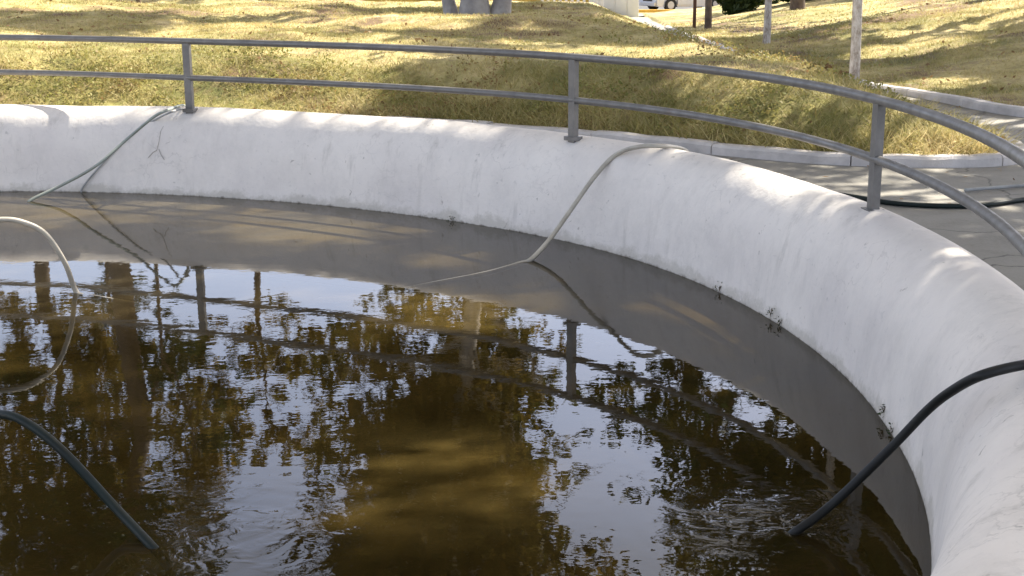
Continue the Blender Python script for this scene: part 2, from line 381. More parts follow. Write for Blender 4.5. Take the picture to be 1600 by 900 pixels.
# paving: polar sheet round the pool, following the fall of the land
rs = np.concatenate([[5.70], np.linspace(5.9, 12, 20), np.linspace(12.5, 60, 90)]); th = np.linspace(0, 2*np.pi, 181)
RR, TT = np.meshgrid(rs, th); X = (CX+RR*np.cos(TT)).ravel(); Y = (CY+RR*np.sin(TT)).ravel()
idx = np.arange(len(X)).reshape(len(th), len(rs))
f = np.stack([idx[:-1, :-1], idx[:-1, 1:], idx[1:, 1:], idx[1:, :-1]], -1).reshape(-1, 4)
keep = (Y[f].max(1) < 63) & ((sdist(polyL, X, Y)[f].max(1) < 1.2) & (sdist(polyR, X, Y)[f].max(1) < 1.2))
tag(mesh_obj('pavement', np.stack([X, Y, g_base(Y)], -1), f[keep], M_pave, smooth=True), kind='structure')

# kerbs
def kerb(name, line, w, hgt0, label, mat_=M_kerb, cat='kerb'):
    pts = [Vector((x, y, 0)) for x, y in line]; v = []
    for i, p in enumerate(pts):
        t = (pts[min(i+1, len(pts)-1)]-pts[max(i-1, 0)]).normalized(); n = Vector((-t.y, t.x, 0))
        z = float(g_base(np.array(p.y))); hj = .004*math.sin(i*1.7); hgt = hgt0 if p.y < 14.5 else max(.055, hgt0-(p.y-14.5)*.02)
        for o_, zz in ((-w/2, -.1), (-w/2, hgt-.02+hj), (-w/2+.02, hgt+hj), (w/2-.02, hgt+hj), (w/2, hgt-.02+hj), (w/2, -.1)):
            q = p+n*o_; v.append((q.x, q.y, z+zz))
    # blocks of about a metre with open mortar joints between them
    V2 = []; F2 = []; L = 0; jn = .0; a_prev = None
    rows = [v[i*6:i*6+6] for i in range(len(pts))]
    L_acc = 0; seg = [rows[0]]
    def flush(seg):
        n0 = len(V2); q = len(seg); tilt = random.uniform(-.006, .006)
        for r_ in seg: V2.extend([(p[0], p[1], p[2]+tilt) for p in r_])
        for i in range(q-1):
            for k in range(5): F2.append((n0+i*6+k, n0+i*6+k+1, n0+i*6+7+k, n0+i*6+6+k))
        F2.append(tuple(n0+k for k in range(6))); F2.append(tuple(n0+(q-1)*6+k for k in range(5, -1, -1)))
    for i in range(1, len(rows)):
        d_ = (pts[i]-pts[i-1]).length; L_acc += d_
        if L_acc > 1.05 and d_ > .03:
            t = max(0, 1-.008/d_); seg.append([tuple(Vector(a).lerp(Vector(b), t)) for a, b in zip(rows[i-1], rows[i])])
            flush(seg); seg = [rows[i]]; L_acc = 0
        else: seg.append(rows[i])
    if len(seg) > 1: flush(seg)
    return tag(mesh_obj(name, V2, F2, mat_), label, cat)
kerb('kerb', [p for p in edgeL if p[1] < 17.2], .15, .085, 'curved whitewashed kerb edging the grass island behind the pool')
kerb('kerb', [p for p in edgeR if p[1] < 31], .14, .085, 'pale concrete kerb along the far side of the path at right')

# ------------------------------------------------------------------ pool
thw = [-60, -15, -8.6, -2.2, 6.5, 13.8, 22.2, 31.3, 40.3, 50.8, 60.8, 74.1, 86, 95, 130]
rww = [5.267, 5.276, 5.267, 5.249, 5.250, 5.257, 5.278, 5.299, 5.287, 5.228, 5.211, 5.223, 5.286, 5.33, 5.267]
def r_water(deg):
    deg = (deg+180) % 360-180
    return sum(np.interp(deg+o, thw, rww) for o in (-4, -2, 0, 2, 4))/5
prof = [(-.03, -.75), (-.01, -.3), (0, 0), (.012, .07), (.02, .15), (.03, .23), (.04, .3), (.055, .37), (.075, .43), (.10, .485), (.135, .535), (.175, .58), (.22, .612), (.27, .634), (.32, .643), (.37, .641), (.42, .622), (.46, .59), (.49, .54), (.505, .47), (.515, .36), (.52, .15)]
NA = 720; v = []
for i in range(NA):
    a = 360*i/NA; rw = r_water(a)
    for k, (dr, z) in enumerate(prof):
        n_ = mnoise.noise(Vector((math.cos(R(a))*9, math.sin(R(a))*9, z*2.5)))*.012 + mnoise.noise(Vector((math.cos(R(a))*26, math.sin(R(a))*26, z*6)))*.004
        w_ = 0.25 if k < 3 else 1
        rr = rw+dr - n_*w_; zz = z + (n_*.9 if z > .5 else 0)
        v.append((CX+rr*math.cos(R(a)), CY+rr*math.sin(R(a)), zz))
K = len(prof); fs = [(i*K+k, i*K+k+1, ((i+1) % NA)*K+k+1, ((i+1) % NA)*K+k) for i in range(NA) for k in range(K-1)]
wall = mesh_obj('pool_wall', v, fs, M_wall, smooth=True)
tag(wall, 'round whitewashed low pool wall with a rounded top', 'wall')
M_floor = simple('pool_floor_silt', (.05, .04, .015), .9)
def disc(name, r, z, m_, n=180):
    v = [(CX, CY, z)]+[(CX+(r_water(360*i/n)+r)*math.cos(2*math.pi*i/n), CY+(r_water(360*i/n)+r)*math.sin(2*math.pi*i/n), z) for i in range(n)]
    return mesh_obj(name, v, [(0, 1+i, 1+(i+1) % n) for i in range(n)], m_)
tag(disc('pool_floor', -.01, -.6, M_floor), kind='structure')
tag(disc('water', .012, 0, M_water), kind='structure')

# ------------------------------------------------------------------ handrail
thr = [-90, -10, 0, 11, 28, 42, 60, 70, 77, 85, 95, 110]
rrt = [5.56, 5.555, 5.545, 5.575, 5.60, 5.52, 5.37, 5.37, 5.42, 5.62, 5.95, 6.3]
def r_rail(d): return sum(np.interp(d+o, thr, rrt) for o in (-8, -4, 0, 4, 8))/5
def rail_pt(d, z): return (CX+r_rail(d)*math.cos(R(d)), CY+r_rail(d)*math.sin(R(d)), z)
railing = empty('handrail', (CX, CY, 0))
tag(railing, 'two-bar grey steel handrail on posts along the pool wall', 'handrail')
railing.location = (0, 0, 0)
def flatrail(z, hh, ww):      # pipe, slightly oval
    mb = MB(); pts = [rail_pt(d, z) for d in np.arange(-17, 108, 1.0)]
    return mb.tube(pts, hh/2, 12)
flatrail(1.166, .049, .05).build('top_rail', M_steel, railing, True)
flatrail(.886, .045, .045).build('middle_rail', M_steel, railing, True)
for px, d in ((287, 76.9), (893, 41.2), (1367, 10.6), (0, -16.5), (0, 104)):
    x, y, _ = rail_pt(d, 0)
    mb = MB(); w2 = .0285; T = (-math.sin(R(d)), math.cos(R(d)))
    def boxat(mb, cx_, cy_, hw, hd, z0, z1):
        nx, ny = math.cos(R(d)), math.sin(R(d))
        v = []
        for z in (z0, z1):
            for a, b in ((-1, -1), (1, -1), (1, 1), (-1, 1)):
                v.append((cx_+T[0]*a*hw+nx*b*hd, cy_+T[1]*a*hw+ny*b*hd, z))
        return mb.add(v, [(3, 2, 1, 0), (4, 5, 6, 7), (0, 1, 5, 4), (1, 2, 6, 5), (2, 3, 7, 6), (3, 0, 4, 7)])
    p_ = boxat(mb, x, y, w2, .02, .60, 1.150).build('post', M_steel, railing)
    boxat(MB(), x, y, .046, .042, .622, .648).build('base_plate', M_steel, p_)

# ------------------------------------------------------------------ hoses
def hose(name, pts, r, m_, label, n=10, parent=None):
    o = MB().tube(catmull(pts, 10), r, n).build(name, m_, parent, True)
    return tag(o, label, 'hose') if parent is None else o
# 1: dark green hose, bottom left, rising out of the water
P = [at(262, 885, z=-.12), at(243, 860, z=-.01), at(180, 793, Y=4.28), at(100, 707, Y=4.32), at(45, 663, Y=4.38), at(0, 647, Y=4.45), at(-70, 655, Y=4.6), at(-160, 700, Y=4.8), at(-230, 800, z=-.1)]
hose('hose', P, .0155, M_hose_green, 'thick dark green hose arching into the water at bottom left')
# 2: black hose over the wall at right
P = [at(1215, 850, z=-.10), at(1240, 833, z=0.0), at(1300, 788, z=.09), at(1390, 702, z=.30), at(1450, 640, z=.46), at(1490, 609, z=.57), at(1535, 586, z=.655)]
P += [at(1600, 570, z=.668), at(1650, 566, z=.62), at(1680, 590, z=.40), at(1720, 640, z=.29)]
hose('hose', P, .0155, M_hose_black, 'black hose draped over the wall into the water at right')
# 3: beige hose over the middle of the wall, running on under the surface
P = [at(500, 468, z=-.05), at(540, 466, z=-.03), at(600, 458, z=-.0165), at(680, 443, z=-.0135), at(760, 427, z=-.0125), at(812, 412, z=-.009), at(830, 405, z=.01), at(858, 375, z=.10), at(880, 345, z=.20), at(903, 312, z=.32), at(930, 275, z=.46), at(962, 242, z=.585), at(1000, 229, z=.667), at(1045, 229, z=.655), at(1072, 236, z=.55), at(1080, 250, z=.30)]
hose('hose', P, .0145, M_hose_beige, 'beige hose bent over the wall crest near the middle post')
# 4: beige loop standing out of the water at the left
P = [at(240, 480, z=-.05), at(190, 472, z=-.017), at(150, 465, z=-.0135), at(128, 462, z=-.012), at(117, 452, z=.02), at(100, 408, Y=7.42), at(70, 365, Y=7.35), at(35, 347, Y=7.3), at(0, 343, Y=7.25), at(-60, 350, Y=7.2), at(-130, 400, Y=7.2), at(-170, 480, z=-.05)]
hose('hose', P, .0145, M_hose_beige, 'pale beige hose looping out of the water at the left edge')
# 5: sage hose over the far wall
P = [at(70, 322, z=-.04), at(45, 315, z=.0), at(95, 290, z=.10), at(150, 259, z=.27), at(200, 216, z=.46), at(240, 183, z=.63), at(262, 172, z=.675), at(283, 165, z=.63), at(290, 166, z=.45)]
hose('hose', P, .0115, M_hose_sage, 'grey-green hose crossing the far wall beside the left post')
# 6: hoses lying on the paving at right
zg = .27+.018
P = [at(1235, 300, z=zg), at(1285, 301, z=zg), at(1335, 308, z=zg), at(1400, 318, z=zg), at(1480, 322, z=zg), at(1540, 320, z=zg), at(1600, 312, z=zg), at(1700, 300, z=zg)]
hose('hose', P, .0165, M_hose_green, 'dark green hose curving over the paving behind the right post')
P = [at(1508, 297, z=zg), at(1560, 293, z=zg), at(1600, 290, z=zg), at(1720, 284, z=zg)]
hose('hose', P, .012, M_hose_grey, 'thin grey hose lying straight on the paving at the right edge')
# crack in the far wall, built as thin forked tubes on the plaster
M_crack = simple('plaster_crack', (.36, .33, .29), .9)
def on_wall(px, py, off=.006):
    best = None
    for z in np.arange(.02, .64, .01):
        p = at(px, py, z=float(z)); rr = math.hypot(p.x-CX, p.y-CY); a = math.degrees(math.atan2(p.y-CY, p.x-CX))
        pr = r_water(a)+np.interp(z, [q[1] for q in prof[2:15]], [q[0] for q in prof[2:15]])
        if best is None or abs(rr-pr) < best[0]: best = (abs(rr-pr), p, a, pr)
    _, p, a, pr = best
    return Vector((CX+(pr-off)*math.cos(R(a)), CY+(pr-off)*math.sin(R(a)), p.z))
P = [at(133, 306, z=-.03)]+[on_wall(x_, y_, .012) for x_, y_ in ((126, 297), (150, 268), (180, 236), (210, 208), (240, 188))]+[at(270, 174, z=.655), at(292, 168, z=.62)]
hose('hose', P, .008, M_hose_grey, 'thin grey hose lying on the far wall below the grey-green one', n=6)
mb = MB()
mb.tube([on_wall(x, y) for x, y in ((258, 196), (252, 205), (249, 220), (247, 234))], .0014, 5)
mb.tube([on_wall(x, y) for x, y in ((247, 234), (240, 238), (233, 246))], .002, 5)
mb.tube([on_wall(x, y) for x, y in ((247, 233), (251, 241), (255, 250))], .002, 5)
tag(mb.build('wall_crack', M_crack, None, True), 'thin forked crack running down the far white wall', 'twig')

# weeds at the waterline
def leaf_quads(C_, size, rg, flat=0.0, aspect=.55, droop=0):
    n = len(C_); a = rg.normal(size=(n, 3)); a[:, 2] *= (1-flat); a /= np.linalg.norm(a, axis=1)[:, None]
    b = rg.normal(size=(n, 3)); b[:, 2] *= (1-flat); b -= a*(a*b).sum(1)[:, None]; b /= np.linalg.norm(b, axis=1)[:, None]
    s = (size*(.6+.8*rg.random(n)))[:, None]
    v = np.stack([C_-a*s, C_+b*s*aspect+a*s*.1, C_+a*s, C_-b*s*aspect+a*s*.1], 1).reshape(-1, 3)
    return v, np.arange(4*n).reshape(n, 4)
for i, (px, py, s, lb) in enumerate([(1121, 452, .030, 'small dark weed at the waterline below the whitest wall stretch'), (1205, 488, .036, 'tiny weed sprouting from the wall above the waterline at right'), (1222, 503, .022, 'smallest tuft of weed between waterline and wall at right'),
                                  (697, 343, .024, 'little brown weed at the waterline left of the middle hose'), (1395, 672, .024, 'dark moss tuft beside the black hose on the wall'), (1385, 640, .022, 'upper dark moss tuft above the black hose')]):
    c0 = on_wall(px, py, .01); n = 26
    C_ = np.array(c0)+rg_ if False else np.array(c0)[None]+np.random.default_rng(i).normal(size=(n, 3))*np.array([s*.5, s*.25, s*.7])
    v_, f_ = leaf_quads(C_, .006, np.random.default_rng(i+50))
    root = empty('weed', c0); tag(root, lb, 'weed', 'weeds along the pool waterline')
    mesh_obj('leaves', v_-np.array(c0), f_, M_leafd, root)
    st = MB()
    for k in range(4):
        a = random.uniform(-1, 1); st.tube([(0, 0, -s*.6), (a*s*.3, -.004, s*.1), (a*s*.6, -.008, s*.7)], .0012, 4)
    st.build('stem', M_bark, root)

# ------------------------------------------------------------------ grass
def height_at(x, y):
    z, d = lawn_h(np.atleast_1d(np.float64(x)), np.atleast_1d(np.float64(y))); return z, d
def blades(n, xr, yr, hgt, wid, seed, front=None, maxd=1e9):
    rg = np.random.default_rng(seed)
    x = rg.uniform(*xr, n); y = rg.uniform(*yr, n)
    # clumpy distribution
    cl = vnoise(x, y, 2.2, 5)+vnoise(x, y, 6.0, 6)*.7
    k = cl > rg.uniform(-1.3, .5, n); x, y = x[k], y[k]
    inview = np.abs(x) < (y*.39+.6); x, y = x[inview], y[inview]
    z, d = height_at(x, y); k = (d > .07) & (d < maxd); x, y, z, d = x[k], y[k], z[k], d[k]
    n = len(x)
    hh = hgt*(.45+rg.random(n)*.9)*(1+.5*np.clip(vnoise(x, y, 1.3, 8), -.6, 1)); a = rg.uniform(0, 2*np.pi, n)
    ln = rg.normal(size=(n, 2))*1.0*hh[:, None]
    w = wid*(.6+.8*rg.random(n))
    P0 = np.stack([x+np.cos(a)*w/2, y+np.sin(a)*w/2, z-.01], -1); P1 = np.stack([x-np.cos(a)*w/2, y-np.sin(a)*w/2, z-.01], -1)
    P2 = np.stack([x+ln[:, 0], y+ln[:, 1], z+hh], -1)
    return np.stack([P0, P1, P2], 1).reshape(-1, 3)
vb = [blades(170000, (-8.5, 4.2), (10.2, 20), .034, .010, 1), blades(90000, (-10, 4), (18, 27), .034, .014, 2),
      blades(80000, (3.2, 9), (12.5, 24), .034, .013, 3), blades(50000, (-8, 4.2), (10.2, 14.5), .085, .011, 4, maxd=1.3), blades(55000, (-4, 4.2), (10.2, 13), .12, .012, 9, maxd=.5), blades(40000, (-12, 11), (24, 34), .04, .022, 6)]
vb = np.concatenate(vb); tag(mesh_obj('grass', vb, np.arange(len(vb)).reshape(-1, 3), M_grass), 'short dry yellow-green grass covering the mounds', 'grass', kind='stuff')
# low leafy ground cover, thickest along the kerb
def cover_col(nt):
    n = nz(nt, pos(nt), .75, 4, .6)
    a = ramp(nt, n, [(.40, (.16, .17, .035)), (.50, (.36, .33, .10)), (.60, (.24, .13, .06))])
    return mixc(nt, .45, a, ramp(nt, rnd_isl(nt), [(0, (.10, .13, .03)), (.5, (.42, .38, .14)), (1, (.34, .20, .10))]))
M_cover = leafy('low_leafy_cover', cover_col, .35)
rg = np.random.default_rng(77); n = 240000
x = rg.uniform(-8, 4.1, n); y = rg.uniform(10.2, 20, n); k = np.abs(x) < y*.39+.5; x, y = x[k], y[k]
z, d = height_at(x, y); cl = vnoise(x, y, 1.1, 12)+.7*vnoise(x, y, 3.4, 13)
k = (d > .09) & (cl > rg.uniform(-.2, .7, len(x))+.55*np.clip(d-.8, 0, 3)); x, y, z, d, cl = x[k], y[k], z[k], d[k], cl[k]
C_ = np.stack([x, y, z+.02+rg.random(len(x))*(.05+.10*np.clip(cl, 0, 1))], -1)
v_, f_ = leaf_quads(C_, .016, rg, .2, .6)
tag(mesh_obj('ground_cover', v_, f_, M_cover), 'low clumps of yellowing leafy ground cover along the kerb', 'ground cover', kind='stuff')
# fallen leaves
rg = np.random.default_rng(5); n = 3800
x = rg.uniform(-8, 8, n); y = rg.uniform(10.3, 26, n); k = (vnoise(x, y, .9, 4) > rg.uniform(-.6, .9, n)); x, y = x[k], y[k]
z, d = height_at(x, y); k = d > .1; C_ = np.stack([x[k], y[k], z[k]+.03], -1)
v_, f_ = leaf_quads(C_, .028, rg, .6)
tag(mesh_obj('fallen_leaves', v_, f_, M_fallen), 'brown fallen leaves scattered over the grass', 'leaves', kind='stuff')
n = 260; x = rg.uniform(1, 7, n); y = rg.uniform(8.6, 15, n); z, d = height_at(x, y); k = (d < -.1) & (np.hypot(x-CX, y-CY) > 6)
C_ = np.stack([x[k], y[k], 0*x[k]+.282], -1); v_, f_ = leaf_quads(C_, .018, rg, .85)
tag(mesh_obj('leaf_litter', v_, f_, M_fallen), 'small dry leaves scattered over the grey paving', 'leaves', kind='stuff')

# ------------------------------------------------------------------ trees
def ground_z(x, y): return float(height_at(x, y)[0][0])
# gaps cut into the crowns so the sun reaches chosen spots
LIT = [(at(px, py, z=z), r) for px, py, z, r in (
    (20, 190, .6, .30), (300, 178, .64, .22), (600, 212, .62, .22), (655, 200, .63, .16), (820, 240, .6, .22), (745, 205, .64, .10), (1010, 215, .64, .14),
    (1090, 236, .64, .12), (1180, 258, .64, .12), (1260, 288, .63, .14), (1330, 318, .64, .10), (1500, 398, .62, .13), (1540, 425, .62, .10),
    (430, 352, 0, .55), (560, 345, 0, .35), (120, 335, 0, .5), (300, 318, 0, .25), (700, 490, 0, .35), (720, 745, 0, .30), (600, 800, 0, .2),
    (1430, 312, .27, .14), (1480, 303, .27, .14), (1560, 192, .27, .30), (1460, 232, .33, .45), (1400, 200, .5, .25),
    (60, 130, .8, 1.0), (180, 90, .8, 1.2), (330, 60, .8, 1.2), (330, 110, .8, .6), (520, 100, .75, .7), (200, 145, .6, .6), (470, 30, .8, 1.2), (560, 75, .8, .5), (850, 90, .7, .3), (960, 90, .7, .3),
    (900, 160, .65, .35), (1000, 165, .65, .30), (1080, 140, .6, .30), (1180, 155, .6, .25), (1000, 80, .7, .6), (1120, 78, .7, .6), (1220, 95, .7, .6), (1290, 100, .6, .6),
    (1350, 70, .8, .7), (1300, 60, .8, .6), (1450, 30, .85, .9), (1500, 62, .8, .5), (1420, 95, .6, .4), (1240, 50, .8, .5), (815, 52, .75, .25))]
LIT_P = np.array([[p.x, p.y, p.z, r] for p, r in LIT])
def is_lit(w):
    t = (w[2]-LIT_P[:, 2])/sdir.z
    return bool((np.hypot(w[0]-sdir.x*t-LIT_P[:, 0], w[1]-sdir.y*t-LIT_P[:, 1]) < LIT_P[:, 3]+.16).any())
def tree(x, y, trunk_r, clusters, label, mleaf, mbark, per=700, leaf=.07, spread=.75, lime=0, fork=3.0, seed=1, group='trees around the pool', lean=(0, 0), flare=1.25, name='tree', zbase=None, extra_stems=()):
    rg = np.random.default_rng(seed); z0 = ground_z(x, y) if zbase is None else zbase
    root = empty(name, (x, y, z0)); tag(root, label, 'tree', group)
    top = Vector((lean[0], lean[1], fork))
    def stem(p0, p1, r0, r1, mb, wob=.06, n=7, q=9):
        pts = []; rr = []
        for i in range(n+1):
            t = i/n; p = p0.lerp(p1, t)+Vector((rg.normal()*wob, rg.normal()*wob, 0))*math.sin(math.pi*t)
            pts.append(p); rr.append(r0+(r1-r0)*t)
        rr[0] *= flare if p0.z < .1 else 1
        mb.tube(catmull(pts, 3), [rr[min(int(i/3), n)]+(rr[min(int(i/3)+1, n)]-rr[min(int(i/3), n)])*(i % 3)/3 for i in range(3*n+1)], q); return pts
    mb = MB(); stem(Vector((0, 0, -.15)), top, trunk_r, trunk_r*.75, mb, trunk_r*.25)
    for ex, ey, er, tx, ty in extra_stems:
        stem(Vector((ex, ey, -.15)), Vector((tx, ty, fork*.9)), er, er*.7, mb, er*.3)
    lo = mb.build('trunk', M_lime if lime else mbark, root, True)
    lb = MB(); V = []; 
    cls = [(Vector(c[:3]), c[3]) for c in clusters]
    zt = max(c.z for c, _ in cls); mx_ = sum((c for c, _ in cls), Vector())/len(cls)
    tip = Vector((mx_.x, mx_.y, zt-.6)); ld = catmull([top, top.lerp(tip, .35)+Vector(rg.normal(size=3)*.18), top.lerp(tip, .7)+Vector(rg.normal(size=3)*.2), tip], 5)
    lr = [trunk_r*.75+(.02-trunk_r*.75)*(i/(len(ld)-1))**.8 for i in range(len(ld))]; lb.tube(ld, lr, 8)
    for c, s in cls:
        want = c.z-.5-.45*math.hypot(c.x-mx_.x, c.y-mx_.y); kk = min(range(len(ld)), key=lambda q: abs(ld[q].z-want)); a = ld[kk].copy()
        mid = a.lerp(c, .5)+Vector((0, 0, .10*(c-a).length-.1))+Vector(rg.normal(size=3)*.12)
        r0 = max(.018, lr[kk]*.42)
        pts = catmull([a, mid, c], 5); lb.tube(pts, [r0+(.012-r0)*i/(len(pts)-1) for i in range(len(pts))], 6)
        for k in range(6):
            e = c+Vector(rg.normal(size=3)*s*.6); st_ = pts[-1-int(rg.integers(0, 5))]
            lb.tube([st_, st_.lerp(e, .5)+Vector(rg.normal(size=3)*.08), e], [.02, .014, .006], 4)
            nsub = int(per*s*s/6)
            # leaf sprays round sub-branches: several small tufts with gaps between
            for q in range(max(3, int(per*s*s/6/22))):
                cc = e+Vector(rg.normal(size=3)*s*.42)
                if is_lit((cc.x+x, cc.y+y, cc.z+z0)): continue
                V.append(np.array(cc)+rg.normal(size=(22, 3))*np.array([.17, .17, .12])*spread)
    lb.build('limbs', mbark, root, True)
    C_ = np.concatenate(V); v_, f_ = leaf_quads(C_, leaf, rg, .2)
    mesh_obj('crown', v_, f_, mleaf, root)
    return root
def crown(rg, cx, cy, z0, z1, rad, n, s):
    out = []
    for i in range(n):
        t = (i+.5)/n; z = z0+(z1-z0)*t; rr = rad*(math.sin(math.pi*(.12+.8*t))**.6)*math.sqrt(rg.random())
        a = rg.uniform(0, 6.283); out.append((cx+rr*math.cos(a), cy+rr*math.sin(a), z, s*(.75+.5*rg.random())))
    return out
rg = np.random.default_rng(3)
def over(pts, h, x, y, z0, r):     # foliage added to a tree at (x, y) to shade these places
    out = []
    for px, py, z in pts:
        w = at(px, py, z=z)+sdir*(h/sdir.z); out.append((w.x-x, w.y-y, w.z-z0, r))
    return out
# big grey tree on the mound
tree(-.62, 24.6, .25, crown(rg, -.35, 0, 5.9, 14.5, 2.3, 34, .95)+[(-1.9, 0, 5.6, .6), (0, 0, 5.2, .8), (1.2, 0, 5.3, .7)], 'big old tree with thick grey forked trunk on the mound', M_leaf2, M_barkg, per=1500, leaf=.09, fork=3.2, seed=2, extra_stems=((.40, .05, .17, .9, .3), (-.40, .1, .12, -1.0, .4)), flare=1.35)
# slim limewashed trees by the path
tree(4.02, 16.35, .062, crown(rg, .5, -.3, 6.0, 11.8, 2.2, 30, .9), 'slim tree with flaky white trunk beside the path', M_leafd, M_bark, per=1500, leaf=.07, fork=5.0, seed=3, lime=1, lean=(-.03, .05), flare=1.1)
tree(3.98, 21.9, .058, crown(rg, -.4, 0, 5.6, 8.0, 1.2, 6, .6), 'slim straight tree with smooth white trunk left of the flaky one', M_leaf, M_bark, per=380, leaf=.07, fork=4.8, seed=4, lime=1, flare=1.1)
# left trees seen in the water
tree(-9.6, 31, .30, crown(rg, -.6, 0, 10.4, 16.5, 2.7, 22, 1.1)+[(-1.8, 0, 7.4, .6), (1.6, .2, 7.0, .6), (2.6, 0, 8.3, .6), (-.9, 0, 9.2, .6)], 'large bending tree beyond the left end of the handrail', M_leafd, M_bark, per=900, leaf=.12, fork=8.5, seed=5, lean=(.9, 0))
tree(-12.2, 35, .24, crown(rg, 0, 0, 7.2, 12.5, 2.0, 10, 1.0), 'yellowing tree furthest left beyond the lawn', M_leaf2, M_bark, per=800, leaf=.12, fork=6.5, seed=15)
tree(-6.9, 26.2, .045, crown(rg, .2, 0, 6.3, 8.4, .9, 4, .5), 'thin dark-stemmed young tree on the crest of the left lawn', M_leaf2, M_bark, per=420, leaf=.08, fork=5.2, seed=12, flare=1.1)
# trees out of frame to the right, towards the sun, crowns shaped to shade chosen spots
tree(8.6, 16.2, .16, crown(rg, -.4, -.4, 5.4, 12.5, 2.8, 24, .95), 'leafy tree on the right lawn towards the sun', M_leaf, M_bark, per=480, leaf=.10, fork=3.6, seed=6)
tree(8.6, 12.3, .17, crown(rg, -.5, -.6, 4.6, 12.8, 3.0, 26, 1.0)+over([(40, 850, 0), (100, 760, 0), (20, 710, 0), (200, 870, 0), (180, 720, 0), (330, 800, 0)], 11.5, 8.6, 12.3, .3, .75), 'broad tree standing nearest the right side of the pool', M_leaf, M_bark, per=640, leaf=.10, fork=3.2, seed=7)
tree(9.2, 7.6, .17, crown(rg, -.6, 0, 4.2, 12.4, 3.0, 28, 1.0), 'broad tree standing right of the pool', M_leaf, M_bark, per=1000, leaf=.10, fork=3.2, seed=8)
tree(9.4, 23.8, .17, crown(rg, -1.2, 0, 5.5, 10.5, 2.6, 16, .95)+over([(880, 112, .68), (950, 116, .68), (1020, 120, .66), (1090, 120, .62), (1160, 112, .6), (1190, 102, .6)], 8.5, 9.4, 23.8, .6, .55), 'tall tree behind the right lawn', M_leaf, M_bark, per=1500, leaf=.11, fork=4, seed=9)
tree(12.2, 21.8, .17, crown(rg, -.3, 0, 4.5, 9.5, 2.5, 14, .95)+over([(1500, 115, .6), (1560, 105, .65), (1600, 90, .7)], 7.5, 12.2, 21.8, .5, .7), 'spreading tree at the right end of the right lawn', M_leaf, M_bark, per=1400, leaf=.11, fork=3.4, seed=18)
tree(6.4, 31.5, .16, crown(rg, 0, 0, 5.2, 12, 2.8, 16, .95)+over([(850, 35, .75), (900, 42, .75), (950, 55, .72), (800, 55, .75), (1000, 62, .7), (760, 75, .75)], 8.5, 6.4, 31.5, .1, .7), 'tree behind the slim white trunks', M_leafd, M_bark, per=1400, leaf=.12, fork=3.5, seed=10)
tree(6.9, 8.9, .10, crown(rg, -.3, -.2, 4.2, 8.2, 1.7, 14, .8)+[(.4, -.6, 8.9, .8), (.9, -1.2, 8.3, .8), (-.2, .2, 9.4, .7)], 'unseen small tree added in the paving to shade the right wall', M_leaf, M_bark, per=620, leaf=.09, fork=2.6, seed=17)  # unseen tree, added to shade the lower right of the wall
_o = LIT_P; LIT_P = np.array([[99., 99, 0, .1]])
xs_ = []
for px, py, z_ in ((1520, 790, .45), (1560, 860, .6), (1590, 720, .62), (1500, 870, .4), (1590, 890, .64), (1560, 640, .6), (1590, 560, .64)):
    w_ = at(px, py, z=z_)+sdir*(8.3/sdir.z); xs_.append((w_.x-9.0, w_.y-5.2, w_.z-.3, .62))
tree(9.0, 5.2, .13, xs_+crown(rg, .2, -.3, 5.0, 8.5, 1.5, 8, .8), 'unseen leaning tree added right of the pool to shade its wall', M_leaf, M_bark, per=1700, leaf=.09, fork=3.4, seed=19)  # added out of view, crown set along sun rays to shade the right wall
LIT_P = _o
# far trees
tree(-1.1, 38.5, .30, crown(rg, -.9, 0, 8.6, 19.5, 2.4, 26, 1.1)+[(-3.0, 0, 9.6, .9), (-3.9, 0, 12.0, .8)], 'very tall dense tree far behind the forked grey trunk', M_leaf, M_bark, per=1100, leaf=.14, fork=6.5, seed=27)
tree(-9.0, 48, .2, crown(rg, 0, 0, 11, 16, 2.4, 9, 1.1), 'tall thin tree far behind the left lawn', M_leaf2, M_bark, per=300, leaf=.15, fork=8, seed=13)
tree(-13.2, 44, .14, crown(rg, 0, 0, 9.4, 13.5, 2.2, 8, .9), 'slight tree far behind the left lawn', M_leafd, M_bark, per=450, leaf=.13, fork=7, seed=14)

# ------------------------------------------------------------------ background street
M_asph = simple('street_asphalt', (.07, .07, .072), .9, var=.2, vscale=1)
M_yel = simple('yellow_kerb_paint', (.62, .36, .05), .7, var=.25, vscale=3)
M_red = simple('red_painted_metal', (.30, .03, .025), .6, var=.2)
M_white = simple('white_wall_paint', (.74, .73, .70), .8, var=.06, vscale=2)
M_silver = simple('silver_car_paint', (.55, .57, .62), .25, .35, .04)
M_wcar = simple('white_car_paint', (.75, .75, .76), .25, 0, .04)
M_glass, nt, bs = mat('dark_window_glass'); bs.inputs['Base Color'].default_value = (.02, .025, .03, 1); bs.inputs['Roughness'].default_value = .06
M_tyre = simple('black_tyre', (.02, .02, .02), .8)
M_rim = simple('alloy_rim', (.45, .46, .48), .35, .8, .05)
M_lamp, nt, bs = mat('headlight_lens'); bs.inputs['Base Color'].default_value = (.7, .72, .75, 1); bs.inputs['Roughness'].default_value = .1
tag(mesh_obj('road', [(-120, 69.2, -1.40), (120, 69.2, -1.40), (120, 80, -1.40), (-120, 80, -1.40)], [(0, 1, 2, 3)], M_asph), kind='structure')
tag(MB().box(-80, 2.2, 68.75, 69.1, -1.7, -1.27, .02).build('street_kerb', M_kerb), 'pale street kerb beyond the left lawn', 'kerb')
tag(MB().box(2.3, 60, 68.7, 69.0, -1.7, -1.25, .02).build('street_kerb', M_yel), 'yellow painted street kerb in front of the silver car', 'kerb')
tag(MB().box(-60, 40, 80, 80.3, -1.7, -1.12, .02).build('street_kerb', M_yel), 'orange-yellow kerb on the far side of the street', 'kerb')

